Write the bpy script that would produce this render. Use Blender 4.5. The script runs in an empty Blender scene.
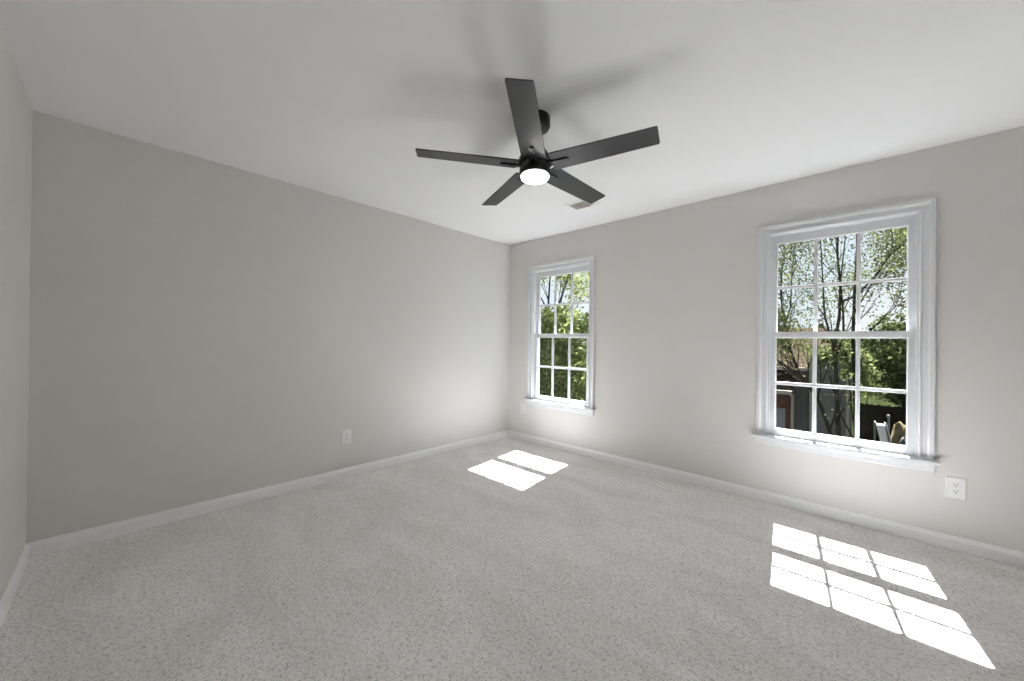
import bpy, bmesh, math, random
from mathutils import Vector, Matrix, Euler

C = bpy.context.scene.collection
S = bpy.context.scene
PI = math.pi

# ------------------------------------------------------------------ camera
cam_d = bpy.data.cameras.new('camera')
cam = bpy.data.objects.new('camera', cam_d)
C.objects.link(cam)
cam_d.sensor_fit = 'HORIZONTAL'
cam_d.sensor_width = 36.0
cam_d.lens = 372.73 / 1024 * 36.0
cam_d.clip_start = 0.02
cam_d.clip_end = 400
YAW, PITCH, ROLL = 0.7572, 0.0030, 0.0119
d = Vector((-math.sin(YAW) * math.cos(PITCH), math.cos(YAW) * math.cos(PITCH), math.sin(PITCH)))
r = Vector((math.cos(YAW), math.sin(YAW), 0))
u = r.cross(d)
r2 = r * math.cos(ROLL) + u * math.sin(ROLL)
u2 = -r * math.sin(ROLL) + u * math.cos(ROLL)
M = Matrix((r2, u2, -d)).transposed().to_4x4()
M.translation = Vector((3.305, -3.4429, 1.2091))
cam.matrix_world = M
S.camera = cam

# ------------------------------------------------------------------ sky, sun, exposure
SUN = 68.0          # irradiance of the sun
SKY = 1.05          # radiance of the hazy sky
world = bpy.data.worlds.new('sky')
S.world = world
world.use_nodes = True
wn, wl = world.node_tree.nodes, world.node_tree.links
wn.clear()
w_out = wn.new('ShaderNodeOutputWorld')
w_bg = wn.new('ShaderNodeBackground')
w_tc = wn.new('ShaderNodeTexCoord')
w_ns = wn.new('ShaderNodeTexNoise')
w_ns.inputs['Scale'].default_value = 3.0
w_ns.inputs['Detail'].default_value = 6
w_rp = wn.new('ShaderNodeValToRGB')
w_rp.color_ramp.elements[0].position = 0.40
w_rp.color_ramp.elements[0].color = (0.78, 0.87, 1.0, 1)
w_rp.color_ramp.elements[1].position = 0.58
w_rp.color_ramp.elements[1].color = (0.96, 0.98, 1.0, 1)
wl.new(w_tc.outputs['Generated'], w_ns.inputs['Vector'])
wl.new(w_ns.outputs['Fac'], w_rp.inputs['Fac'])
wl.new(w_rp.outputs['Color'], w_bg.inputs['Color'])
w_bg.inputs['Strength'].default_value = SKY
wl.new(w_bg.outputs['Background'], w_out.inputs['Surface'])

sun_d = bpy.data.lights.new('sun', 'SUN')
sun_d.energy = SUN
sun_d.angle = math.radians(0.55)
sun_d.color = (1.0, 1.0, 1.045)
sun = bpy.data.objects.new('sun', sun_d)
C.objects.link(sun)
SUN_DIR = Vector((0.082, -0.635, -1.0)).normalized()     # the way its light travels
sun.rotation_euler = SUN_DIR.to_track_quat('-Z', 'Y').to_euler()
sun.location = (2, 8, 12)

vs = S.view_settings
vs.view_transform = 'Standard'
vs.look = 'None'
vs.gamma = 1.0
vs.use_curve_mapping = False
vs.exposure = 0.0
S.cycles.max_bounces = 24
S.cycles.diffuse_bounces = 16
S.cycles.glossy_bounces = 6
S.cycles.transparent_max_bounces = 32
S.cycles.sample_clamp_indirect = 20.0

# ------------------------------------------------------------------ materials
def rgb(r, g, b):
    f = lambda c: (c / 255 / 12.92) if c / 255 <= 0.04045 else ((c / 255 + 0.055) / 1.055) ** 2.4
    return (f(r), f(g), f(b), 1)

def new_mat(name):
    m = bpy.data.materials.new(name)
    m.use_nodes = True
    n = m.node_tree.nodes
    n.clear()
    out = n.new('ShaderNodeOutputMaterial')
    return m, n, m.node_tree.links, out

def mat(name, col, rough=0.5, spec=0.5, var=0.0, vscale=8.0, bump=0.0, bscale=200.0, metal=0.0):
    m, n, l, out = new_mat(name)
    b = n.new('ShaderNodeBsdfPrincipled')
    b.inputs['Roughness'].default_value = rough
    b.inputs['Specular IOR Level'].default_value = spec
    b.inputs['Metallic'].default_value = metal
    b.inputs['Base Color'].default_value = (*col[:3], 1)
    tc = n.new('ShaderNodeTexCoord')
    if var:
        ns = n.new('ShaderNodeTexNoise')
        ns.inputs['Scale'].default_value = vscale
        ns.inputs['Detail'].default_value = 4
        rp = n.new('ShaderNodeValToRGB')
        rp.color_ramp.elements[0].position = 0.3
        rp.color_ramp.elements[1].position = 0.7
        rp.color_ramp.elements[0].color = (*[c * (1 - var) for c in col[:3]], 1)
        rp.color_ramp.elements[1].color = (*[min(1, c * (1 + var)) for c in col[:3]], 1)
        l.new(tc.outputs['Object'], ns.inputs['Vector'])
        l.new(ns.outputs['Fac'], rp.inputs['Fac'])
        l.new(rp.outputs['Color'], b.inputs['Base Color'])
    if bump:
        nb = n.new('ShaderNodeTexNoise')
        nb.inputs['Scale'].default_value = bscale
        nb.inputs['Detail'].default_value = 3
        bp = n.new('ShaderNodeBump')
        bp.inputs['Strength'].default_value = bump
        bp.inputs['Distance'].default_value = 0.002
        l.new(tc.outputs['Object'], nb.inputs['Vector'])
        l.new(nb.outputs['Fac'], bp.inputs['Height'])
        l.new(bp.outputs['Normal'], b.inputs['Normal'])
    l.new(b.outputs['BSDF'], out.inputs['Surface'])
    return m

MW = mat('wall paint', (0.668, 0.658, 0.635), 0.75, 0.25, 0.012, 1.5, 0.08, 300)
MC = mat('ceiling paint', (0.81, 0.81, 0.81), 0.9, 0.1, 0.01, 1.5, 0.06, 220)
MT = mat('white trim paint', (0.69, 0.695, 0.71), 0.35, 0.5)
MBASE = mat('baseboard paint', (0.86, 0.865, 0.875), 0.4, 0.5)
MV = mat('white vinyl', (0.67, 0.675, 0.69), 0.4, 0.5)
MP = mat('white plastic', (0.80, 0.80, 0.79), 0.3, 0.5)
MVENTSHADE = mat('vent damper', (0.46, 0.44, 0.41), 0.6)
MSLOT = mat('dark slots', (0.05, 0.05, 0.05), 0.6)
MBLADE = mat('charcoal blade', (0.030, 0.031, 0.033), 0.42, 0.5, 0.08, 5)
MBLACK = mat('matt black metal', (0.012, 0.012, 0.013), 0.4, 0.5)
MVENT = mat('vent enamel', (0.76, 0.73, 0.68), 0.5)
MVENTW = mat('vent white enamel', (0.80, 0.79, 0.77), 0.45)
MSCREW = mat('painted screw', (0.70, 0.70, 0.69), 0.35)

def carpet_material():
    m, n, l, out = new_mat('carpet pile')
    b = n.new('ShaderNodeBsdfPrincipled')
    b.inputs['Roughness'].default_value = 0.95
    b.inputs['Specular IOR Level'].default_value = 0.05
    b.inputs['Sheen Weight'].default_value = 0.12
    tc = n.new('ShaderNodeTexCoord')
    # flecked yarn tips
    v = n.new('ShaderNodeTexVoronoi'); v.inputs['Scale'].default_value = 170
    v.inputs['Randomness'].default_value = 1.0
    nf = n.new('ShaderNodeTexNoise'); nf.inputs['Scale'].default_value = 62; nf.inputs['Detail'].default_value = 4
    nf.inputs['Roughness'].default_value = 0.72
    r1 = n.new('ShaderNodeValToRGB')
    e = r1.color_ramp.elements
    e[0].position = 0.30; e[0].color = (0.54, 0.525, 0.512, 1)
    e[1].position = 0.66; e[1].color = (0.89, 0.865, 0.85, 1)
    x = e.new(0.44); x.color = (0.785, 0.767, 0.754, 1)
    sp = n.new('ShaderNodeSeparateColor')
    mxf = n.new('ShaderNodeMix'); mxf.inputs[0].default_value = 0.33
    l.new(tc.outputs['Object'], v.inputs['Vector'])
    l.new(tc.outputs['Object'], nf.inputs['Vector'])
    l.new(v.outputs['Color'], sp.inputs['Color'])
    l.new(nf.outputs['Fac'], mxf.inputs[2])
    l.new(sp.outputs['Red'], mxf.inputs[3])
    l.new(mxf.outputs[0], r1.inputs['Fac'])
    # brushed-pile shading: patches and vacuum strokes where the nap lies differently
    mp = n.new('ShaderNodeMapping')
    mp.inputs['Rotation'].default_value = (0, 0, 0.5)
    mp.inputs['Scale'].default_value = (1.0, 2.6, 1)
    n2 = n.new('ShaderNodeTexNoise'); n2.inputs['Scale'].default_value = 1.5; n2.inputs['Detail'].default_value = 5
    n2.inputs['Distortion'].default_value = 0.6
    r2 = n.new('ShaderNodeValToRGB')
    r2.color_ramp.elements[0].position = 0.38; r2.color_ramp.elements[0].color = (0.90, 0.895, 0.89, 1)
    r2.color_ramp.elements[1].position = 0.62; r2.color_ramp.elements[1].color = (1.0, 1.0, 1.0, 1)
    mx = n.new('ShaderNodeMix'); mx.data_type = 'RGBA'; mx.blend_type = 'MULTIPLY'
    mx.inputs[0].default_value = 1.0
    l.new(tc.outputs['Object'], mp.inputs['Vector'])
    l.new(mp.outputs['Vector'], n2.inputs['Vector'])
    l.new(n2.outputs['Fac'], r2.inputs['Fac'])
    l.new(r1.outputs['Color'], mx.inputs[6])
    l.new(r2.outputs['Color'], mx.inputs[7])
    l.new(mx.outputs[2], b.inputs['Base Color'])
    n3 = n.new('ShaderNodeTexNoise'); n3.inputs['Scale'].default_value = 130; n3.inputs['Detail'].default_value = 3
    bp = n.new('ShaderNodeBump'); bp.inputs['Strength'].default_value = 0.55; bp.inputs['Distance'].default_value = 0.006
    l.new(tc.outputs['Object'], n3.inputs['Vector'])
    l.new(n3.outputs['Fac'], bp.inputs['Height'])
    l.new(bp.outputs['Normal'], b.inputs['Normal'])
    l.new(b.outputs['BSDF'], out.inputs['Surface'])
    return m
MCARPET = carpet_material()

def glass_material():
    m, n, l, out = new_mat('window glass')
    t = n.new('ShaderNodeBsdfTransparent'); t.inputs['Color'].default_value = (0.96, 0.975, 0.97, 1)
    g = n.new('ShaderNodeBsdfGlossy'); g.inputs['Roughness'].default_value = 0.02
    lw = n.new('ShaderNodeLayerWeight'); lw.inputs['Blend'].default_value = 0.5
    pw = n.new('ShaderNodeMath'); pw.operation = 'POWER'; pw.inputs[1].default_value = 4.0
    ma = n.new('ShaderNodeMath'); ma.operation = 'MULTIPLY_ADD'; ma.inputs[1].default_value = 0.5; ma.inputs[2].default_value = 0.02
    mx = n.new('ShaderNodeMixShader')
    l.new(lw.outputs['Facing'], pw.inputs[0]); l.new(pw.outputs[0], ma.inputs[0]); l.new(ma.outputs[0], mx.inputs['Fac'])
    l.new(t.outputs['BSDF'], mx.inputs[1]); l.new(g.outputs['BSDF'], mx.inputs[2])
    l.new(mx.outputs['Shader'], out.inputs['Surface'])
    return m
MGLASS = glass_material()

def lamp_material():
    m, n, l, out = new_mat('lit lamp lens')
    e = n.new('ShaderNodeEmission'); e.inputs['Color'].default_value = (1, 0.99, 0.97, 1)
    e.inputs['Strength'].default_value = 60.0
    l.new(e.outputs['Emission'], out.inputs['Surface'])
    return m
MLAMP = lamp_material()

def leaf_material(name, dark, light, trans=0.45):
    m, n, l, out = new_mat(name)
    geo = n.new('ShaderNodeNewGeometry')
    rp = n.new('ShaderNodeValToRGB')
    rp.color_ramp.elements[0].color = (*dark, 1)
    rp.color_ramp.elements[1].color = (*light, 1)
    l.new(geo.outputs['Random Per Island'], rp.inputs['Fac'])
    df = n.new('ShaderNodeBsdfDiffuse'); tr = n.new('ShaderNodeBsdfTranslucent')
    l.new(rp.outputs['Color'], df.inputs['Color']); l.new(rp.outputs['Color'], tr.inputs['Color'])
    mx = n.new('ShaderNodeMixShader'); mx.inputs['Fac'].default_value = trans
    l.new(df.outputs['BSDF'], mx.inputs[1]); l.new(tr.outputs['BSDF'], mx.inputs[2])
    l.new(mx.outputs['Shader'], out.inputs['Surface'])
    return m
ML_SPRING = leaf_material('spring leaves', (0.042, 0.050, 0.018), (0.130, 0.145, 0.058))
ML_DEEP = leaf_material('deep green leaves', (0.070, 0.092, 0.030), (0.200, 0.230, 0.085), 0.55)
ML_EVER = leaf_material('evergreen leaves', (0.016, 0.023, 0.009), (0.075, 0.095, 0.034), 0.4)
ML_FAR = leaf_material('distant leaves', (0.012, 0.018, 0.007), (0.040, 0.052, 0.018), 0.4)
MBARK = mat('bark', (0.010, 0.009, 0.007), 0.95, 0.0, 0.5, 12, 0.8, 30)
MBARKP = mat('pale bark', (0.017, 0.0155, 0.012), 0.95, 0.0, 0.5, 12, 0.8, 30)
MLAWN = mat('lawn', (0.011, 0.0135, 0.005), 0.95, 0.0, 0.5, 1.3, 0.5, 30)
MROOF = mat('roof shingles', (0.027, 0.0195, 0.0147), 0.95, 0.0, 0.3, 6, 0.5, 40)
MSIDE = mat('blue grey siding', (0.100, 0.099, 0.104), 0.8, 0.0, 0.06, 2)
MHTRIM = mat('house trim', (0.23, 0.208, 0.182), 0.6, 0.0)
MGAR = mat('garage door paint', (0.16, 0.165, 0.18), 0.6, 0.0)
MFENCE = mat('weathered dark fence', (0.008, 0.0065, 0.0055), 0.95, 0.0, 0.4, 3)
MSTRAW = mat('straw mulch', (0.14, 0.11, 0.065), 0.95, 0.0, 0.5, 8, 1.0, 30)
MSOIL = mat('bare soil', (0.035, 0.026, 0.018), 0.95, 0.0, 0.4, 4)
MSLIDE = mat('white plastic slide', (0.20, 0.20, 0.20), 0.5, 0.0)
MROCK = mat('grey stone', (0.10, 0.102, 0.112), 0.9, 0.0, 0.3, 5, 0.6, 20)

def brick_material():
    m, n, l, out = new_mat('brick wall')
    b = n.new('ShaderNodeBsdfPrincipled'); b.inputs['Roughness'].default_value = 0.9
    b.inputs['Specular IOR Level'].default_value = 0.0
    tc = n.new('ShaderNodeTexCoord')
    mp = n.new('ShaderNodeMapping'); mp.inputs['Rotation'].default_value = (PI / 2, 0, 0)
    bt = n.new('ShaderNodeTexBrick')
    bt.inputs['Scale'].default_value = 1.0
    bt.inputs['Brick Width'].default_value = 0.21; bt.inputs['Row Height'].default_value = 0.075
    bt.inputs['Mortar Size'].default_value = 0.008
    bt.inputs['Color1'].default_value = (0.105, 0.048, 0.030, 1)
    bt.inputs['Color2'].default_value = (0.072, 0.034, 0.022, 1)
    bt.inputs['Mortar'].default_value = (0.06, 0.05, 0.045, 1)
    l.new(tc.outputs['Object'], mp.inputs['Vector'])
    l.new(mp.outputs['Vector'], bt.inputs['Vector'])
    l.new(bt.outputs['Color'], b.inputs['Base Color'])
    l.new(b.outputs['BSDF'], out.inputs['Surface'])
    return m
MBRICK = brick_material()

# ------------------------------------------------------------------ mesh helpers
def obj(name, bm, m, parent=None, loc=None, smooth=False):
    me = bpy.data.meshes.new(name)
    bmesh.ops.recalc_face_normals(bm, faces=bm.faces) if not getattr(bm, 'is_leaf', False) else None
    bm.to_mesh(me)
    bm.free()
    me.materials.append(m)
    if smooth:
        for p in me.polygons:
            p.use_smooth = True
        try:
            me.set_sharp_from_angle(angle=math.radians(38))
        except Exception:
            pass
    o = bpy.data.objects.new(name, me)
    C.objects.link(o)
    if parent is not None:
        o.parent = parent
    if loc is not None:
        o.location = loc
    return o

def tag(o, label, cat, group=None, kind=None):
    o['label'] = label
    o['category'] = cat
    if group: o['group'] = group
    if kind: o['kind'] = kind
    return o

def thing(name, label, cat, loc=(0, 0, 0), rot=(0, 0, 0), group=None, kind=None):
    o = bpy.data.objects.new(name, None)
    o.empty_display_size = 0.1
    C.objects.link(o)
    o.location = loc
    o.rotation_euler = rot
    return tag(o, label, cat, group, kind)

def NB():
    return bmesh.new()

def box(bm, x0, x1, y0, y1, z0, z1, bev=0.0):
    vs_ = [bm.verts.new((x, y, z)) for x in (x0, x1) for y in (y0, y1) for z in (z0, z1)]
    a = lambda *i: bm.faces.new([vs_[k] for k in i])
    f = [a(0, 1, 3, 2), a(4, 6, 7, 5), a(0, 4, 5, 1), a(2, 3, 7, 6), a(0, 2, 6, 4), a(1, 5, 7, 3)]
    if bev:
        ed = {e for q in f for e in q.edges}
        bmesh.ops.bevel(bm, geom=list(ed), offset=bev, segments=2, profile=0.5, affect='EDGES')
    return bm

def extrude_poly(bm, pts3, vec):
    """A closed polygon (3-D points) pushed along vec to a solid."""
    v0 = [bm.verts.new(p) for p in pts3]
    v1 = [bm.verts.new(Vector(p) + Vector(vec)) for p in pts3]
    k = len(pts3)
    bm.faces.new(v0); bm.faces.new(v1[::-1])
    for i in range(k):
        bm.faces.new([v0[i], v0[(i + 1) % k], v1[(i + 1) % k], v1[i]])
    return bm

def loft(bm, a, b):
    """Solid between two equal closed rings of points."""
    v0 = [bm.verts.new(p) for p in a]
    v1 = [bm.verts.new(p) for p in b]
    k = len(a)
    bm.faces.new(v0); bm.faces.new(v1[::-1])
    for i in range(k):
        bm.faces.new([v0[i], v0[(i + 1) % k], v1[(i + 1) % k], v1[i]])
    return bm

def lathe(bm, prof, seg=48, axis_loc=(0, 0)):
    """Profile of (radius, z), closed at both ends, turned about the z axis."""
    rings = []
    for rr, z in prof:
        if rr < 1e-6:
            rings.append([bm.verts.new((axis_loc[0], axis_loc[1], z))])
        else:
            rings.append([bm.verts.new((axis_loc[0] + rr * math.cos(2 * PI * i / seg), axis_loc[1] + rr * math.sin(2 * PI * i / seg), z)) for i in range(seg)])
    for A, B in zip(rings, rings[1:]):
        for i in range(seg):
            j = (i + 1) % seg
            if len(A) == 1 and len(B) == 1: continue
            if len(A) == 1: bm.faces.new([A[0], B[j], B[i]])
            elif len(B) == 1: bm.faces.new([A[i], A[j], B[0]])
            else: bm.faces.new([A[i], A[j], B[j], B[i]])
    return bm

def tube(bm, pts, radii, seg=7):
    """A tapering limb through points."""
    pts = [Vector(p) for p in pts]
    rings = []
    for i, p in enumerate(pts):
        t = (pts[min(i + 1, len(pts) - 1)] - pts[max(i - 1, 0)]).normalized()
        a = t.cross(Vector((0.31, 0.95, 0.07))).normalized()
        b = t.cross(a)
        rings.append([bm.verts.new(p + (a * math.cos(2 * PI * k / seg) + b * math.sin(2 * PI * k / seg)) * radii[i]) for k in range(seg)])
    for A, B in zip(rings, rings[1:]):
        for k in range(seg):
            bm.faces.new([A[k], A[(k + 1) % seg], B[(k + 1) % seg], B[k]])
    bm.faces.new(rings[0][::-1]); bm.faces.new(rings[-1])
    return bm

# ------------------------------------------------------------------ the room
H = 2.44            # ceiling height
XR = 5.0            # wall on the right, out of frame
YF = -3.774         # wall on the near left
TH = 0.14
CX1, CX2 = 0.787, 3.159       # window centres
JH = 0.3925                   # half width of the opening
Z0, Z1 = 0.497, 2.052         # bottom and top of the opening

bm = NB(); box(bm, -0.15, XR + 0.15, YF - 0.15, TH, -0.2, 0.0)
floor = tag(obj('floor', bm, MCARPET), 'light greige flecked wall-to-wall carpet with two sunlit patches', 'carpet', kind='structure')
bm = NB(); box(bm, -0.15, XR + 0.15, YF - 0.15, TH, H, H + 0.25)
ceiling = tag(obj('ceiling', bm, MC), 'flat white painted ceiling above the black fan', 'ceiling', kind='structure')
bm = NB(); box(bm, -0.15, 0, YF - 0.15, TH, 0, H)
tag(obj('wall_left', bm, MW), 'long blank greige wall left of the corner', 'wall', kind='structure')
bm = NB(); box(bm, 0, XR, YF - 0.15, YF, 0, H)
tag(obj('wall_front', bm, MW), 'sliver of greige wall at the far left edge', 'wall', kind='structure')
bm = NB(); box(bm, XR, XR + 0.15, YF - 0.15, TH, 0, H)
tag(obj('wall_right', bm, MW), 'plain greige wall closing the room beyond the right edge', 'wall', kind='structure')

def holed_wall(bm, xs, zs, holes, y0, y1):
    solid = lambda i, k: 0 <= i < len(xs) - 1 and 0 <= k < len(zs) - 1 and (i, k) not in holes
    cache = {}
    def V(x, y, z):
        key = (round(x, 5), round(y, 5), round(z, 5))
        if key not in cache: cache[key] = bm.verts.new(key)
        return cache[key]
    for i in range(len(xs) - 1):
        for k in range(len(zs) - 1):
            if not solid(i, k): continue
            a, b, c, e = xs[i], xs[i + 1], zs[k], zs[k + 1]
            bm.faces.new([V(a, y0, c), V(b, y0, c), V(b, y0, e), V(a, y0, e)])
            bm.faces.new([V(a, y1, e), V(b, y1, e), V(b, y1, c), V(a, y1, c)])
            if not solid(i - 1, k): bm.faces.new([V(a, y0, c), V(a, y0, e), V(a, y1, e), V(a, y1, c)])
            if not solid(i + 1, k): bm.faces.new([V(b, y0, e), V(b, y0, c), V(b, y1, c), V(b, y1, e)])
            if not solid(i, k - 1): bm.faces.new([V(a, y0, c), V(a, y1, c), V(b, y1, c), V(b, y0, c)])
            if not solid(i, k + 1): bm.faces.new([V(a, y0, e), V(b, y0, e), V(b, y1, e), V(a, y1, e)])
JT = 0.018          # jamb boards
xs = [0.0, CX1 - JH - JT, CX1 + JH + JT, CX2 - JH - JT, CX2 + JH + JT, XR]
zs = [0.0, Z0 - 0.02, Z1 + JT, H]
bm = NB(); holed_wall(bm, xs, zs, {(1, 1), (3, 1)}, 0.0, TH)
tag(obj('wall_back', bm, MW), 'greige wall right of the corner with two white sash windows', 'wall', kind='structure')

# baseboards: flat face, small ogee, thin top
BB = [(0, 0), (0.014, 0), (0.014, 0.056), (0.012, 0.062), (0.0085, 0.066), (0.0075, 0.072), (0.005, 0.0785), (0.0, 0.081)]
bm = NB(); loft(bm, [(u_, -u_, z) for u_, z in BB], [(u_, YF + u_, z) for u_, z in BB])
tag(obj('baseboard_left', bm, MBASE), 'white baseboard along the long blank wall', 'baseboard', kind='structure')
bm = NB(); loft(bm, [(u_, -u_, z) for u_, z in BB], [(XR - u_, -u_, z) for u_, z in BB])
tag(obj('baseboard_back', bm, MBASE), 'white baseboard under the two windows', 'baseboard', kind='structure')
bm = NB(); loft(bm, [(u_, YF + u_, z) for u_, z in BB], [(XR - u_, YF + u_, z) for u_, z in BB])
tag(obj('baseboard_front', bm, MBASE), 'short white baseboard at the lower left edge', 'baseboard', kind='structure')
bm = NB(); loft(bm, [(XR - u_, -u_, z) for u_, z in BB], [(XR - u_, YF + u_, z) for u_, z in BB])
tag(obj('baseboard_right', bm, MBASE), 'white baseboard on the wall beyond the right edge', 'baseboard', kind='structure')

# ------------------------------------------------------------------ windows
CI, CW = 0.395, 0.068          # casing inner half width, casing board width
PROF = [(0, 0), (0, 0.010), (0.003, 0.013), (0.009, 0.0135), (0.0125, 0.0065), (0.030, 0.0085), (0.038, 0.0105), (0.042, 0.0165),
        (0.047, 0.021), (0.062, 0.0225), (0.068, 0.019), (0.068, 0)]
ZC = Z1 + 0.003                # inner edge of the head casing
ZS = 0.517                     # top of the stool

def build_window(name, label, cx):
    t = thing(name, label, 'window', (cx, 0, 0), kind='structure')
    # casings, mitred
    for s in (-1, 1):
        bm = NB()
        loft(bm, [(s * (CI + a), -b, ZS) for a, b in PROF], [(s * (CI + a), -b, ZC + a) for a, b in PROF])
        obj('side_casing', bm, MT, t)
    bm = NB()
    loft(bm, [(-(CI + a), -b, ZC + a) for a, b in PROF], [(CI + a, -b, ZC + a) for a, b in PROF])
    obj('head_casing', bm, MT, t)
    # stool with horns, notched between the jambs
    SP = [(-0.060, Z0 + 0.004), (-0.056, Z0), (0.022, Z0), (0.022, ZS), (-0.055, ZS), (-0.0585, ZS - 0.003), (-0.060, ZS - 0.007)]
    bm = NB()
    FR = [(y if y < 0 else -0.0002, z) for y, z in SP]
    loft(bm, [(-0.480, y, z) for y, z in FR], [(0.480, y, z) for y, z in FR])
    loft(bm, [(-JH, min(max(y, -0.0003), 0.03), z) for y, z in [(-0.0003, Z0), (0.022, Z0), (0.022, ZS), (-0.0003, ZS)]],
             [(JH, min(max(y, -0.0003), 0.03), z) for y, z in [(-0.0003, Z0), (0.022, Z0), (0.022, ZS), (-0.0003, ZS)]])
    obj('stool', bm, MT, t)
    AP = [(0, Z0), (-0.018, Z0), (-0.018, 0.478), (-0.015, 0.470), (-0.015, 0.447), (-0.012, 0.440), (-0.004, 0.435), (0, 0.435)]
    bm = NB(); loft(bm, [(-0.462, y, z) for y, z in AP], [(0.462, y, z) for y, z in AP])
    obj('apron', bm, MT, t)
    # jamb boards and the sloped outer sill
    for s in (-1, 1):
        bm = NB(); a, b = sorted((s * JH, s * (JH + JT)))
        box(bm, a, b, 0.0, TH, Z0, Z1)
        obj('side_jamb', bm, MV, t)
        bm = NB(); a, b = sorted((s * (JH - 0.010), s * JH))
        box(bm, a, b, 0.004, 0.018, ZS, Z1, 0.002)
        obj('stop_bead', bm, MV, t)
        bm = NB(); a, b = sorted((s * (JH - 0.012), s * JH))
        box(bm, a, b, 0.057, 0.060, ZS, Z1)
        obj('parting_bead', bm, MV, t)
    bm = NB(); box(bm, -JH - JT, JH + JT, 0.0, TH, Z1, Z1 + JT)
    obj('head_jamb', bm, MV, t)
    bm = NB()
    extrude_poly(bm, [(-JH, 0.022, Z0 - 0.02), (-JH, 0.17, Z0 - 0.02), (-JH, 0.17, Z0 - 0.002), (-JH, 0.022, Z0 + 0.016)], (2 * JH, 0, 0))
    obj('outer_sill', bm, MV, t)
    # sashes
    def sash(nm, y0, y1, zb, zt, gb, gt, gx):
        W = JH - 0.003
        bm = NB()
        ym = y0 + 0.008
        def ring(xa, za, zb_, y):
            return [(-xa, y, za), (xa, y, za), (xa, y, zb_), (-xa, y, zb_)]
        outer_f = ring(W, zb, zt, y0); inner_f = ring(gx + 0.006, gb - 0.006, gt + 0.006, y0)
        inner_m = ring(gx, gb, gt, y0 + 0.009); inner_b = ring(gx, gb, gt, y1 - 0.006)
        back_i = ring(gx + 0.004, gb - 0.004, gt + 0.004, y1); outer_b = ring(W, zb, zt, y1)
        loops = [[bm.verts.new(p) for p in R] for R in (outer_f, inner_f, inner_m, inner_b, back_i, outer_b)]
        for A, B in zip(loops, loops[1:] + loops[:1]):
            for i in range(4):
                j = (i + 1) % 4
                bm.faces.new([A[i], A[j], B[j], B[i]])
        so = obj(nm, bm, MV, t)
        yc = (y0 + y1) / 2
        bm = NB(); box(bm, -gx - 0.003, gx + 0.003, yc - 0.002, yc + 0.002, gb - 0.003, gt + 0.003)
        obj('glass', bm, MGLASS, so)
        mw, mc, fd, bd = 0.0118, 0.006, 0.012, 0.012
        yf, yb = yc - fd, yc + bd
        def bar_v(x):
            sec = [(x - mw, yc - 0.0022), (x - mw, yf + 0.004), (x - mc, yf), (x + mc, yf), (x + mw, yf + 0.004), (x + mw, yc - 0.0022)]
            bm = NB(); loft(bm, [(a, b, gb) for a, b in sec], [(a, b, gt) for a, b in sec])
            sec = [(a, 2 * yc - b) for a, b in sec]
            loft(bm, [(a, b, gb) for a, b in sec], [(a, b, gt) for a, b in sec])
            return bm
        for k in (1, 2):
            obj('muntin', bar_v(-gx + 2 * gx * k / 3), MV, so)
        zc = (gb + gt) / 2
        sec = [(zc - mw, yc - 0.0022), (zc - mw, yf + 0.0041), (zc - mc, yf + 0.0002), (zc + mc, yf + 0.0002), (zc + mw, yf + 0.0041), (zc + mw, yc - 0.0022)]
        bm = NB(); loft(bm, [(-gx, b, a) for a, b in sec], [(gx, b, a) for a, b in sec])
        sec = [(a, 2 * yc - b) for a, b in sec]
        loft(bm, [(-gx, b, a) for a, b in sec], [(gx, b, a) for a, b in sec])
        obj('muntin', bm, MV, so)
        return so
    lo = sash('lower_sash', 0.0185, 0.0565, ZS + 0.0005, 1.308, 0.570, 1.262, 0.345)
    up = sash('upper_sash', 0.0605, 0.0975, 1.258, Z1 - 0.0005, 1.308, 1.988, 0.345)
    # grey grille pins at the foot of the upright bars
    for k in (1, 2):
        bm = NB()
        lathe(bm, [(0, -0.003), (0.0035, -0.003), (0.004, 0.001), (0, 0.002)], 12)
        bmesh.ops.transform(bm, matrix=Matrix.Translation((-0.345 + 0.690 * k / 3, 0.0190, 0.562)) @ Matrix.Rotation(PI / 2, 4, 'X'), verts=bm.verts)
        obj('grille_pin', bm, MSCREW, lo)
    return t

build_window('window_1', 'white double-hung sash window beside the room corner, dense greenery outside', CX1)
build_window('window_2', 'white double-hung sash window on the right, neighbouring house outside', CX2)

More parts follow.
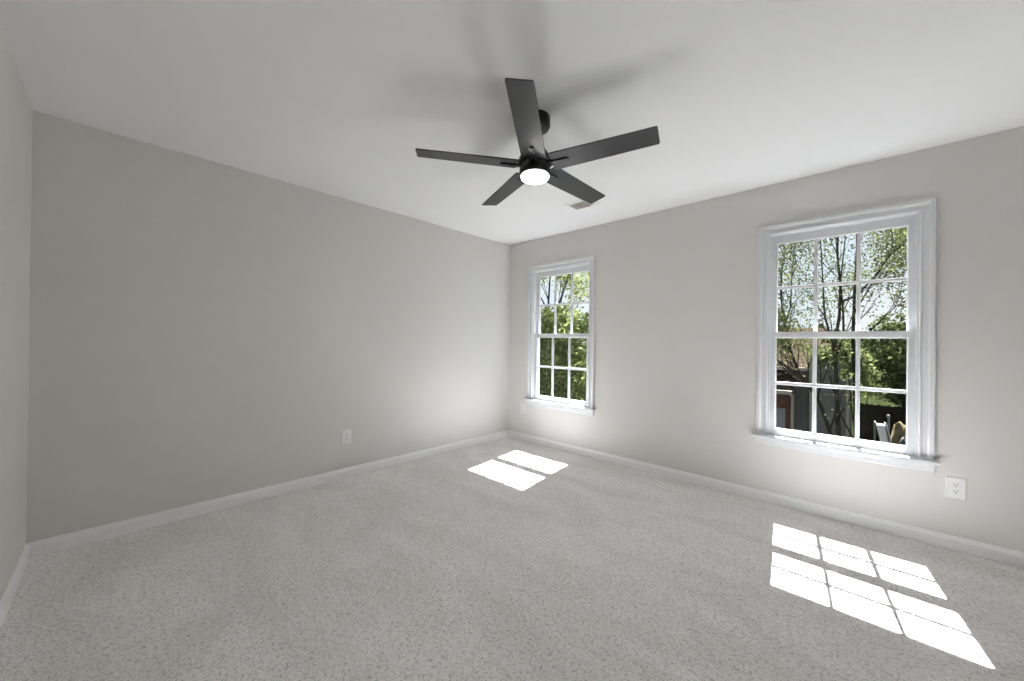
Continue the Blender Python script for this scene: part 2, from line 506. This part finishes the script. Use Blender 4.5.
# ------------------------------------------------------------------ wall outlets
def make_outlet(label, loc, rz):
    t = thing('wall_outlet', label, 'electrical outlet', loc, (0, 0, rz), 'duplex wall outlets')
    # built facing -y, back on the wall plane y = 0
    bm = NB()
    a = [(-0.041, 0, -0.0625), (0.041, 0, -0.0625), (0.041, 0, 0.0625), (-0.041, 0, 0.0625)]
    b = [(-0.041, -0.004, -0.0625), (0.041, -0.004, -0.0625), (0.041, -0.004, 0.0625), (-0.041, -0.004, 0.0625)]
    c = [(-0.0375, -0.0065, -0.059), (0.0375, -0.0065, -0.059), (0.0375, -0.0065, 0.059), (-0.0375, -0.0065, 0.059)]
    L = [[bm.verts.new(p) for p in R] for R in (a, b, c)]
    bm.faces.new(L[0]); bm.faces.new(L[2])
    for A, B in zip(L, L[1:]):
        for i in range(4):
            bm.faces.new([A[i], A[(i + 1) % 4], B[(i + 1) % 4], B[i]])
    obj('cover_plate', bm, MP, t)
    for s in (-1, 1):
        zc = s * 0.0195
        ring = []
        for k in range(28):
            an = 2 * PI * k / 28
            x, z = 0.0172 * math.cos(an), 0.0172 * math.sin(an)
            ring.append((x, max(-0.0135, min(0.0135, z)) + zc))
        bm = NB(); loft(bm, [(x, -0.0060, z) for x, z in ring], [(x * 0.97, -0.0088, zc + (z - zc) * 0.97) for x, z in ring])
        rc = obj('receptacle', bm, MP, t)
        bm = NB()
        box(bm, -0.0079, -0.0055, -0.0092, -0.0086, zc - 0.001, zc + 0.0085)
        box(bm, 0.0055, 0.0079, -0.0092, -0.0086, zc + 0.000, zc + 0.0078)
        ground = [(0.0030 * math.cos(2 * PI * k / 14), zc - 0.0070 + 0.0030 * math.sin(2 * PI * k / 14)) for k in range(14)]
        loft(bm, [(x, -0.0086, z) for x, z in ground], [(x, -0.0092, z) for x, z in ground])
        o = obj('contact_slots', bm, MSLOT, rc); o['label'] = 'dark contact slots'
    bm = NB(); lathe(bm, [(0, 0), (0.0032, 0), (0.0028, 0.0012), (0, 0.0016)], 14)
    bmesh.ops.transform(bm, matrix=Matrix.Translation((0, -0.0063, 0)) @ Matrix.Rotation(PI / 2, 4, 'X'), verts=bm.verts)
    obj('screw', bm, MSCREW, t)
    return t

def copy_outlet(src, label, loc, rz):
    c = src.copy(); C.objects.link(c); c.location = loc; c.rotation_euler = (0, 0, rz); c['label'] = label
    for ch in list(src.children):
        k = ch.copy(); C.objects.link(k); k.parent = c
        for g in list(ch.children):
            q = g.copy(); C.objects.link(q); q.parent = k
    return c
outlet = make_outlet('white duplex outlet below the right end of the right-hand window', (3.706, 0, 0.367), 0)
copy_outlet(outlet, 'white duplex outlet on the long blank wall above its baseboard', (0, -2.052, 0.356), PI / 2)
copy_outlet(outlet, 'small white duplex outlet between the room corner and the narrow-looking window', (0.258, 0, 0.388), 0)

# ------------------------------------------------------------------ ceiling register
t = thing('air_vent', 'pale louvred ceiling air register behind a fan blade tip', 'air vent', (1.474, -0.612, H))
hx, hy = 0.128, 0.096
bm = NB()
def rect(a, b, z): return [(-a, -b, z), (a, -b, z), (a, b, z), (-a, b, z)]
L = [[bm.verts.new(p) for p in R] for R in (rect(hx, hy, 0), rect(hx, hy, -0.003), rect(hx - 0.006, hy - 0.006, -0.008), rect(hx - 0.026, hy - 0.026, -0.008), rect(hx - 0.029, hy - 0.029, 0))]
for A, B in zip(L, L[1:] + L[:1]):
    for i in range(4):
        bm.faces.new([A[i], A[(i + 1) % 4], B[(i + 1) % 4], B[i]])
obj('frame', bm, MVENTW, t)
bm = NB(); box(bm, -hx + 0.027, hx - 0.027, -hy + 0.027, hy - 0.027, -0.0012, -0.0004)
obj('shade_backing', bm, MVENTSHADE, t)  # backing plate under the solid slab; its grey stands in for the recess's shade
for sec in range(3):
    if sec == 1:
        for k in range(9):
            y = -0.058 + 0.0145 * k
            bm = NB(); extrude_poly(bm, [(-0.052, y - 0.004, -0.0085), (-0.052, y - 0.002, -0.0085), (-0.052, y + 0.005, -0.0015), (-0.052, y + 0.003, -0.0015)], (0.104, 0, 0))
            obj('louver', bm, MVENT, t)
    else:
        s = -1 if sec == 0 else 1
        for k in range(3):
            x = s * (0.064 + 0.015 * k)
            bm = NB(); extrude_poly(bm, [(x - 0.006 * s, -0.066, -0.0085), (x - 0.004 * s, -0.066, -0.0085), (x + 0.006 * s, -0.066, -0.0015), (x + 0.004 * s, -0.066, -0.0015)], (0, 0.132, 0))
            obj('louver', bm, MVENTW, t)

# ------------------------------------------------------------------ ceiling fan
FX, FY, FZ = 1.984, -1.877, 2.176
fan = thing('ceiling_fan', 'black five-blade ceiling fan with a glowing round lamp', 'ceiling fan', (FX, FY, H))
TILT = Euler((-0.032, -0.022, 0))
hub = (0, 0, FZ - H)
def fpart(name, bm, m, smooth=True, parent=fan):
    o = obj(name, bm, m, parent, None, smooth)
    if parent is fan:
        o.location = hub
        o.rotation_euler = TILT
    return o
bm = NB(); lathe(bm, [(0, 0), (0.078, 0), (0.080, -0.004), (0.080, -0.048), (0.074, -0.062), (0.058, -0.072), (0.026, -0.076), (0.024, -0.082), (0, -0.082)], 56)
obj('canopy', bm, MBLACK, fan, None, True)
bm = NB(); lathe(bm, [(0, 0.09), (0.0125, 0.09), (0.0125, 0.200), (0, 0.200)], 24)
fpart('downrod', bm, MBLACK)
bm = NB(); lathe(bm, [(0, 0.112), (0.020, 0.112), (0.024, 0.108), (0.026, 0.092), (0.045, 0.088), (0.060, 0.080), (0.088, 0.040), (0.093, 0.025), (0.093, 0.010), (0.086, 0.004), (0, 0.004)], 56)
fpart('motor_housing', bm, MBLACK)
bm = NB(); lathe(bm, [(0, 0.003), (0.078, 0.003), (0.078, -0.018), (0.084, -0.022), (0.0855, -0.026), (0.0855, -0.052), (0.083, -0.059), (0.078, -0.060), (0, -0.060)], 56)
fpart('lamp_housing', bm, MBLACK)
bm = NB(); lathe(bm, [(0, -0.055), (0.0755, -0.055), (0.0755, -0.064), (0.073, -0.0690), (0.065, -0.0720), (0.045, -0.0740), (0.02, -0.0748), (0, -0.0750)], 56)
o = fpart('lamp_lens', bm, MLAMP); o['label'] = 'glowing white lamp lens'

def blade_bm():
    bm = NB()
    w0, w1, r0, r1 = 0.067, 0.0585, 0.098, 0.636
    pts = []
    def corner(cx, cy, rad, a0):
        for k in range(5):
            a = a0 + PI / 2 * k / 4
            pts.append((cx + rad * math.cos(a), cy + rad * math.sin(a)))
    corner(r1 - 0.010, w1 - 0.010, 0.010, 0)
    corner(r0 + 0.012, w0 - 0.012, 0.012, PI / 2)
    corner(r0 + 0.012, -w0 + 0.012, 0.012, PI)
    corner(r1 - 0.010, -w1 + 0.010, 0.010, 1.5 * PI)
    th = 0.0035
    lay = []
    for sc, z in ((0.0015, -th), (0.0, -th + 0.0015), (0.0, th - 0.0015), (0.0015, th)):
        ring = []
        for x, y in pts:
            xx = x - sc * (1 if x > 0.3 else -1); yy = y - sc * (1 if y > 0 else -1)
            ring.append(bm.verts.new((xx, yy, z)))
        lay.append(ring)
    bm.faces.new(lay[0][::-1]); bm.faces.new(lay[-1])
    k = len(pts)
    for A, B in zip(lay, lay[1:]):
        for i in range(k):
            bm.faces.new([A[i], A[(i + 1) % k], B[(i + 1) % k], B[i]])
    return bm

def iron_bm():
    bm = NB()
    # a flat arm from the motor that widens under the blade to a rounded finger
    out = [(0.060, -0.017), (0.095, -0.016), (0.112, -0.012), (0.182, -0.0115), (0.191, -0.008), (0.194, 0), (0.191, 0.008), (0.182, 0.0115), (0.112, 0.012), (0.095, 0.016), (0.060, 0.017)]
    loft(bm, [(x, y, -0.0115) for x, y in out], [(x, y, -0.0036) for x, y in out])
    return bm
blade_me = iron_me = screw_me = None
PH0 = 0.284
for k in range(5):
    a = PH0 + 2 * PI / 5 * k
    rot = TILT.to_matrix() @ Matrix.Rotation(a, 3, 'Z') @ Matrix.Rotation(-0.014, 3, 'Y') @ Matrix.Rotation(-0.19, 3, 'X')
    e = rot.to_euler()
    if k == 0:
        b = obj('blade', blade_bm(), MBLADE, fan, hub, False)
        i_ = obj('blade_iron', iron_bm(), MBLACK, b)
        bm = NB()
        lathe(bm, [(0, -0.0130), (0.0035, -0.0126), (0.0042, -0.0115), (0, -0.0115)], 12)
        s_ = obj('screw', bm, MBLACK, b, (0.172, 0, 0))
        z_ = s_.copy(); C.objects.link(z_); z_.location = (0.128, 0, 0)
        b0, i0, s0, z0 = b, i_, s_, z_
        b0.rotation_euler = e
    else:
        b = b0.copy(); C.objects.link(b); b.parent = fan; b.location = hub; b.rotation_euler = e
        for src in (i0, s0, z0):
            q = src.copy(); C.objects.link(q); q.parent = b

# ------------------------------------------------------------------ outside
GZ = -3.0
bm = NB(); box(bm, -70, 60, TH + 0.3, 150, GZ - 0.5, GZ)
tag(obj('ground', bm, MLAWN), 'lawn below the windows running to the far trees', 'lawn', kind='structure')

rnd = random.Random(7)

def leaf_mesh(points, size, rng, jitter=0.35):
    """Many small folded leaves, two faces each, about the given points."""
    verts, faces = [], []
    for (x, y, z) in points:
        s = size * rng.uniform(1 - jitter, 1 + jitter)
        e = Euler((rng.uniform(0, 2 * PI), rng.uniform(0, 2 * PI), rng.uniform(0, 2 * PI))).to_matrix()
        b = len(verts)
        for q in ((0, -0.5, 0), (0.30, -0.08, 0.10), (0.20, 0.28, 0.08), (0, 0.55, 0), (-0.20, 0.28, 0.08), (-0.30, -0.08, 0.10)):
            v = e @ Vector(q) * s
            verts.append((x + v.x, y + v.y, z + v.z))
        faces.append((b, b + 1, b + 2, b + 3)); faces.append((b, b + 3, b + 4, b + 5))
    me = bpy.data.meshes.new('foliage')
    me.from_pydata(verts, [], faces)
    return me

def foliage(points, size, m, parent, rng):
    me = leaf_mesh(points, size, rng)
    me.materials.append(m)
    o = bpy.data.objects.new('foliage', me)
    C.objects.link(o)
    o.parent = parent
    return o

def grow(bm, p, dirv, length, rad, depth, rng, tips, spread=0.6, up=0.15):
    """A limb that bends and forks; tips gathers twig points for leaves."""
    p = Vector(p); dirv = Vector(dirv).normalized()
    n = 4
    pts, rr = [p.copy()], [rad]
    for i in range(n):
        dirv = (dirv + Vector((rng.uniform(-.16, .16), rng.uniform(-.16, .16), rng.uniform(-.05, .12) + up * 0.2))).normalized()
        p = p + dirv * length / n
        pts.append(p.copy()); rr.append(rad * (1 - 0.42 * (i + 1) / n))
        if depth <= 1: tips.append(p.copy())
    tube(bm, pts, rr, 6 if rad > 0.02 else 4)
    if depth == 0: return
    k = rng.choice((2, 3))
    for _ in range(k):
        ax = Vector((rng.uniform(-1, 1), rng.uniform(-1, 1), rng.uniform(-0.3, 0.8)))
        nd = (dirv + ax.normalized() * spread).normalized()
        i = rng.choice((2, 3, 4))
        grow(bm, pts[i], nd, length * rng.uniform(0.6, 0.82), rr[i] * 0.68, depth - 1, rng, tips, spread, up)

def spring_tree(name, label, base, limbs, rng, nleaf, lsize, m_leaf, m_bark, trunk_r, reach=1.0, depth=3, group=None, bare=None):
    """limbs: list of lists of world points; first list is the trunk."""
    t = thing(name, label, 'tree', base, group=group)
    B = Vector(base)
    bm = NB(); tips = []
    for li, (pts, r0, r1) in enumerate(limbs):
        P = [Vector(p) - B for p in pts]
        k = len(P)
        tube(bm, P, [r0 + (r1 - r0) * i / (k - 1) for i in range(k)], 9)
        # twigs along the limb
        for i in range(1, k):
            if li == 0 and i < k - 2: continue
            dirv = P[i] - P[i - 1]
            for _ in range(2 if i < k - 1 else 3):
                ax = Vector((rng.uniform(-1, 1), rng.uniform(-1, 1), rng.uniform(0.0, 0.9)))
                grow(bm, P[i], dirv.normalized() + ax * 0.8, reach * rng.uniform(0.7, 1.2), max(0.007, (r0 + (r1 - r0) * i / (k - 1)) * 0.5), depth - 1, rng, tips)
    obj('trunk', bm, m_bark, t, None, True)
    pts = []
    for _ in range(nleaf):
        c = rng.choice(tips)
        if bare is not None and c.z < bare and rng.random() > 0.22: continue
        pts.append((c.x + rng.gauss(0, 0.16), c.y + rng.gauss(0, 0.16), c.z + rng.gauss(0, 0.14)))
    foliage(pts, lsize, m_leaf, t, rng)
    return t

def mass_tree(name, label, base, height, crown, nleaf, lsize, m_leaf, m_bark, rng, tr=0.14, stems=1, hollow=0.45, group=None, cat='tree'):
    """A full crown of leaf clumps. crown: list of (dx, dy, z, rx, ry, rz) blobs above the base."""
    t = thing(name, label, cat, base, group=group)
    bm = NB()
    for s in range(stems):
        o = Vector((rng.uniform(-.25, .25), rng.uniform(-.2, .2), 0)) * (0 if stems == 1 else 1)
        tube(bm, [o, o * 1.3 + Vector((0.05, 0, height * .3)), o * 1.8 + Vector((-0.04, 0, height * .6)), o * 2.2 + Vector((0, 0, height * .85))], [tr, tr * .8, tr * .55, tr * .2], 8)
        for (dx, dy, z, rx, ry, rz) in crown:
            zz = min(z, height * 0.6)
            tube(bm, [o * 1.5 + Vector((0, 0, zz * 0.55)), Vector((dx * .5, dy * .5, zz * 0.85)), Vector((dx, dy, z))], [tr * .45, tr * .3, tr * .1], 6)
    obj('trunk', bm, m_bark, t, None, True)
    vol = [rx * ry + rx * rz for (_, _, _, rx, ry, rz) in crown]
    tot = sum(vol)
    pts = []
    for (dx, dy, z, rx, ry, rz), v in zip(crown, vol):
        n = int(nleaf * v / tot)
        cl = max(6, n // 26)
        cents = []
        for _ in range(cl):
            a = Vector((rng.gauss(0, 1), rng.gauss(0, 1), rng.gauss(0, 1))).normalized() * rng.uniform(hollow, 1.0)
            cents.append((dx + a.x * rx, dy + a.y * ry, z + a.z * rz))
        for _ in range(n):
            c = rng.choice(cents); g = 0.16 * min(rx, rz)
            pts.append((c[0] + rng.gauss(0, g), c[1] + rng.gauss(0, g), c[2] + rng.gauss(0, g)))
    foliage(pts, lsize, m_leaf, t, rng)
    return t

# --- the neighbouring house
house = thing('neighbouring_house', 'neighbouring house of grey siding and brick under a brown shingle roof', 'house', (0, 12.6, GZ))
hz = lambda z: z - GZ
def hpart(name, bm, m, parent=house): return obj(name, bm, m, parent)
bm = NB()      # front wall with clapboard steps
for k in range(23):
    z = 0.15 * k
    extrude_poly(bm, [(-4, 0.0, z), (-4, -0.020, z), (-4, -0.004, z + 0.15), (-4, 0.0, z + 0.15)], (5.96, 0, 0))
box(bm, -4, 1.96, 0, 8.0, 0, hz(0.46))
hpart('siding_wall', bm, MSIDE)
bm = NB()      # bump-out to the right
for k in range(28):
    z = 0.15 * k
    extrude_poly(bm, [(2.0, -0.30, z), (2.0, -0.32, z), (2.0, -0.304, z + 0.15), (2.0, -0.30, z + 0.15)], (0.96, 0, 0))
box(bm, 2.0, 2.96, -0.30, 5.0, 0, hz(1.15))
hpart('bump_out', bm, MSIDE)
bm = NB(); extrude_poly(bm, [(1.88, -0.5, hz(1.12)), (1.88, 5.0, hz(1.12)), (1.88, 2.4, hz(1.30))], (1.20, 0, 0))
hpart('bump_out_roof', bm, MROOF)
for x in (2.0, 2.90):
    bm = NB(); box(bm, x, x + 0.075, -0.335, -0.30, 0, hz(1.12))
    hpart('corner_board', bm, MHTRIM)
bm = NB()      # main roof
extrude_poly(bm, [(-4.3, -0.45, hz(0.44)), (-4.3, 7.6, hz(2.06)), (-4.3, 15.6, hz(0.44)), (-4.3, 15.6, hz(0.36)), (-4.3, 7.6, hz(1.96)), (-4.3, -0.45, hz(0.36))], (6.30, 0, 0))
hpart('roof', bm, MROOF)
bm = NB(); box(bm, -4.3, 2.02, -0.55, -0.45, hz(0.36), hz(0.46))
hpart('gutter', bm, MHTRIM)
bm = NB()      # low lean-to roof over the brick front
extrude_poly(bm, [(-4.3, -1.05, hz(-0.30)), (-4.3, -0.02, hz(0.38)), (-4.3, -0.02, hz(0.28)), (-4.3, -1.05, hz(-0.38))], (5.90, 0, 0))
hpart('lean_to_roof', bm, MROOF)
bm = NB(); box(bm, -4.3, 1.62, -1.15, -1.05, hz(-0.40), hz(-0.28))
hpart('fascia', bm, MHTRIM)
bm = NB(); box(bm, -4, 1.52, -0.62, -0.03, 0, hz(-0.32))
hpart('brick_wall', bm, MBRICK)
bm = NB()
box(bm, -1.4, 1.40, -0.66, -0.62, 0, hz(-0.93))
for k in range(4):
    box(bm, -1.36, 1.36, -0.668, -0.66, 0.04 + 0.5 * k, 0.48 + 0.5 * k)
hpart('garage_door', bm, MGAR)
bm = NB(); box(bm, 1.55, 1.63, -0.70, -0.63, 0, hz(-0.40)); box(bm, 1.55, 1.63, -1.06, -0.66, hz(-0.46), hz(-0.38))
hpart('downspout', bm, MHTRIM)

# --- fence and yard things
fence = thing('wooden_fence', 'dark weathered board fence across the back yard', 'fence', (3.1, 17.9, GZ))
bm = NB()
for k in range(86):
    x = 0.10 * k
    h_ = 1.80 + 0.02 * math.sin(k * 2.3)
    box(bm, x, x + 0.0985, 0, 0.02, 0.03, h_)
obj('board_panel', bm, MFENCE, fence)
for z in (0.35, 1.45):
    bm = NB(); box(bm, 0, 8.6, 0.02, 0.06, z, z + 0.09)
    obj('rail', bm, MFENCE, fence)
for k in range(4):
    bm = NB(); box(bm, 0.02 + 2.8 * k, 0.12 + 2.8 * k, 0.06, 0.16, 0, 1.75)
    obj('post', bm, MFENCE, fence)

pole = thing('yard_post', 'pale post with one side arm standing in front of the fence', 'post', (3.92, 14.7, GZ))
bm = NB(); tube(bm, [(0, 0, 0), (0, 0, 1.0), (0.01, 0, 1.75)], [0.035, 0.03, 0.028], 10)
obj('shaft', bm, MSLIDE, pole)
bm = NB(); tube(bm, [(0.0, 0, 1.45), (-0.18, 0, 1.45), (-0.36, 0, 1.50)], [0.03, 0.03, 0.03], 8)
obj('arm', bm, MSLIDE, pole)
bm = NB(); lathe(bm, [(0, 1.74), (0.035, 1.75), (0.05, 1.79), (0.038, 1.85), (0, 1.88)], 14)
obj('finial', bm, MSLIDE, pole)

sl = thing('play_slide', 'white curved play slide in the yard below the post', 'slide', (3.72, 13.4, GZ))
bm = NB()
path = [(-0.03, 0.7, 1.62), (0.0, 0.5, 1.58), (0.10, 0.2, 1.15), (0.16, -0.2, 0.62), (0.18, -0.6, 0.30), (0.20, -0.9, 0.14), (0.20, -1.15, 0.12)]
rings = []
for (x, y, z) in path:
    rings.append([bm.verts.new((x + a, y, z + b)) for a, b in ((-0.13, 0.07), (-0.11, 0.07), (-0.10, 0.0), (0.10, 0.0), (0.11, 0.07), (0.13, 0.07), (0.13, -0.03), (-0.13, -0.03))])
for A, B in zip(rings, rings[1:]):
    for i in range(8):
        bm.faces.new([A[i], A[(i + 1) % 8], B[(i + 1) % 8], B[i]])
bm.faces.new(rings[0]); bm.faces.new(rings[-1][::-1])
obj('chute', bm, MSLIDE, sl)
for s in (-1, 1):
    bm = NB(); tube(bm, [(s * 0.11 - 0.03, 0.95, 0), (s * 0.11 - 0.03, 0.69, 1.60)], [0.025, 0.022], 8)
    obj('leg', bm, MSLIDE, sl)

def mound(name, label, cat, loc, rx, ry, h_, m, seed):
    rg = random.Random(seed)
    bm = NB()
    bmesh.ops.create_icosphere(bm, subdivisions=4, radius=1.0)
    for v in bm.verts:
        n_ = 1 + 0.10 * math.sin(5 * v.co.x + seed) * math.cos(6 * v.co.y) + rg.uniform(-0.03, 0.03)
        v.co = Vector((v.co.x * rx * n_, v.co.y * ry * n_, max(0.0, v.co.z) * h_ * n_ if v.co.z > 0 else v.co.z * 0.05))
    return tag(obj(name, bm, m, None, loc, True), label, cat)
mound('straw_mound', 'tan heap of straw mulch near the fence', 'mulch heap', (4.30, 15.7, GZ), 0.40, 0.5, 1.45, MSTRAW, 3)
mound('garden_boulder', 'grey boulder at the right edge of the yard view', 'boulder', (4.37, 14.0, GZ), 0.28, 0.36, 1.40, MROCK, 5)
mound('soil_bed', 'low bed of bare brown soil along the fence', 'soil bed', (4.4, 17.1, GZ), 1.1, 0.55, 0.12, MSOIL, 9)

# --- trees seen in the right-hand window
CAMP = (3.305, -3.4429, 1.2091)
rg = random.Random(11)
spring_tree('forked_tree', 'pale-barked forked tree with a long limb leaning over the house', (2.95, 5.6, GZ), [
    ([(2.95, 5.6, GZ), (2.99, 5.6, -1.4), (2.98, 5.6, -0.6), (2.95, 5.6, 0.2), (2.93, 5.6, 0.75), (2.92, 5.6, 1.3), (2.97, 5.62, 1.75), (2.98, 5.65, 2.3), (2.93, 5.7, 2.9), (2.95, 5.7, 3.8)], 0.0448, 0.0132),
    ([(2.97, 5.6, -1.1), (2.85, 5.55, -0.35), (2.68, 5.5, 0.25), (2.52, 5.45, 0.48), (2.40, 5.4, 0.72), (2.31, 5.4, 1.0), (2.24, 5.4, 1.3), (2.19, 5.4, 1.6), (2.14, 5.4, 1.95), (2.12, 5.4, 2.6)], 0.0336, 0.0120),
    ([(2.52, 5.45, 0.48), (2.38, 5.3, 0.66), (2.20, 5.1, 0.86), (2.0, 5.0, 1.02), (1.8, 4.9, 1.25)], 0.0252, 0.0096),
    ([(2.46, 5.45, 0.50), (2.30, 5.6, 0.60), (2.12, 5.7, 0.78), (1.95, 5.8, 1.0), (1.7, 5.9, 1.2)], 0.0224, 0.0084),
    ([(2.19, 5.4, 1.6), (2.07, 5.35, 1.9), (2.05, 5.3, 2.35), (2.05, 5.3, 3.0)], 0.0157, 0.0072),
    ([(2.19, 5.4, 1.6), (2.27, 5.45, 1.95), (2.28, 5.45, 2.5), (2.33, 5.4, 3.1)], 0.0157, 0.0072),
    ([(2.93, 5.6, 0.9), (2.86, 5.55, 1.35), (2.77, 5.5, 1.75), (2.74, 5.5, 2.4), (2.70, 5.5, 3.2)], 0.0224, 0.0084),
    ([(2.93, 5.6, 1.0), (3.03, 5.65, 1.4), (3.02, 5.7, 1.8), (2.98, 5.7, 2.4), (3.04, 5.7, 3.2)], 0.0224, 0.0084),
    ([(2.98, 5.65, 2.0), (3.20, 5.6, 2.10), (3.42, 5.55, 2.4), (3.62, 5.5, 2.75), (3.9, 5.5, 3.1)], 0.0202, 0.0072),
], rg, 16500, 0.043, ML_SPRING, MBARKP, 0.1, 0.62, 3, None, 4.15)
rg = random.Random(23)
spring_tree('slender_tree', 'slender upright tree with small spring leaves behind the forked tree', (3.22, 7.2, GZ), [
    ([(3.22, 7.2, GZ), (3.20, 7.2, -1.2), (3.17, 7.2, 0.3), (3.13, 7.2, 1.4), (3.15, 7.2, 2.4), (3.18, 7.2, 3.3), (3.16, 7.2, 4.6)], 0.0476, 0.0132),
    ([(3.15, 7.2, 1.9), (3.35, 7.1, 2.35), (3.6, 7.0, 2.9), (3.85, 7.0, 3.4)], 0.0168, 0.0072),
    ([(3.16, 7.2, 1.2), (3.45, 7.3, 1.6), (3.75, 7.3, 2.0), (4.0, 7.3, 2.2)], 0.0168, 0.0072),
], rg, 7000, 0.048, ML_SPRING, MBARK, 0.1, 0.75, 3)

rg = random.Random(31)
mass_tree('evergreen_tree', 'broad dark evergreen tree right of the slender trunk', (4.35, 11.3, GZ), 5.2,
    [(-0.55, -0.2, 3.45, 0.75, 0.8, 0.75), (0.15, 0, 4.0, 1.0, 1.0, 0.85), (-0.35, 0.2, 4.55, 0.75, 0.8, 0.55), (0.9, 0.1, 4.3, 1.1, 1.0, 0.9), (0.4, -0.3, 3.2, 1.0, 0.9, 0.7), (1.6, 0.2, 3.6, 1.0, 1.0, 1.0), (-0.1, 0.4, 3.05, 0.9, 0.8, 0.42), (1.0, 0.4, 3.0, 1.0, 0.8, 0.45), (0.1, 0.5, 2.70, 0.65, 0.6, 0.28), (1.3, 0.4, 2.66, 0.9, 0.7, 0.34)],
    19000, 0.095, ML_EVER, MBARK, rg, 0.15, 1, 0.3)
rg = random.Random(37)
mass_tree('leafy_sapling', 'light green sapling between the grey siding and the evergreen', (3.25, 9.6, GZ), 4.6,
    [(-0.15, 0, 3.75, 0.42, 0.42, 0.55), (0.15, 0, 3.3, 0.35, 0.35, 0.4), (-0.30, 0, 4.15, 0.45, 0.4, 0.35), (-0.75, 0.1, 3.95, 0.45, 0.4, 0.28)],
    2600, 0.075, ML_SPRING, MBARK, rg, 0.05, 1, 0.2)

# --- trees seen in the corner window
rg = random.Random(41)
mass_tree('leafy_tree', 'dense green tree filling the lower panes of the corner window', (-3.3, 4.6, GZ), 4.9,
    [(-1.0, 0.3, 3.2, 1.1, 1.0, 1.2), (0.4, -0.1, 3.0, 1.1, 1.0, 1.2), (1.3, -0.2, 3.2, 0.9, 0.9, 1.2), (-0.3, 0.2, 4.3, 1.0, 0.9, 0.75), (0.9, 0, 4.3, 0.9, 0.9, 0.7), (-1.3, 0.5, 4.5, 0.9, 0.9, 0.7), (-1.9, 0.4, 3.4, 0.9, 0.8, 1.1), (0.1, 0, 1.8, 1.7, 1.2, 0.9), (-0.7, 0.1, 4.85, 0.8, 0.8, 0.4), (0.75, 0, 4.75, 0.8, 0.8, 0.4)],
    40000, 0.080, ML_DEEP, MBARK, rg, 0.16, 2, 0.2)
rg = random.Random(43)
spring_tree('tall_tree', 'taller open tree behind, seen in the upper panes of the corner window', (-4.6, 6.6, GZ), [
    ([(-4.6, 6.6, GZ), (-4.55, 6.6, -1), (-4.5, 6.6, 1.0), (-4.5, 6.6, 2.6), (-4.4, 6.6, 4.2)], 0.0728, 0.0180),
    ([(-4.5, 6.6, 1.4), (-3.9, 6.3, 2.3), (-3.3, 6.1, 3.4), (-2.9, 6.0, 4.2)], 0.0336, 0.0120),
    ([(-4.5, 6.6, 1.8), (-5.2, 6.4, 2.7), (-5.7, 6.2, 3.6)], 0.0280, 0.0120),
    ([(-4.5, 6.6, 1.0), (-3.7, 6.4, 1.8), (-3.1, 6.3, 2.4)], 0.025, 0.010),
    ([(-4.5, 6.6, 1.2), (-4.0, 6.5, 2.2), (-3.7, 6.4, 3.0)], 0.025, 0.010),
    ([(-4.5, 6.6, 1.6), (-4.9, 6.5, 2.3), (-5.0, 6.4, 3.0)], 0.025, 0.010),
    ([(-4.5, 6.6, 2.2), (-4.7, 6.2, 3.0), (-4.6, 5.9, 4.0)], 0.0280, 0.0120),
], rg, 11000, 0.078, ML_DEEP, MBARK, 0.13, 1.1, 3)

# --- far row of trees
rg = random.Random(53)
far = [(-5.6, 56, 7.0), (-0.6, 60, 6.6), (3.4, 66, 5.4), (7.6, 58, 5.8)]
far_lab = ['far tree just above the left end of the brown roof', 'far tree just above the brown roof near its ridge end',
           'far tree seen past the grey siding between the slender trunks', 'far tree beyond the board fence, under the evergreen crown']
for (x, y, h_), lab in zip(far, far_lab):
    mass_tree('distant_tree', lab, (x, y, GZ), h_,
        [(-1.6, 0, h_ * .55, 2.2, 2, h_ * .30), (1.6, 0.3, h_ * .58, 2.4, 2, h_ * .32), (0, 0, h_ * .78, 2.2, 2, h_ * .26)],
        2200, 0.42, ML_FAR, MBARK, rg, 0.28, 1, 0.2, 'trees at the far side of the lawn')
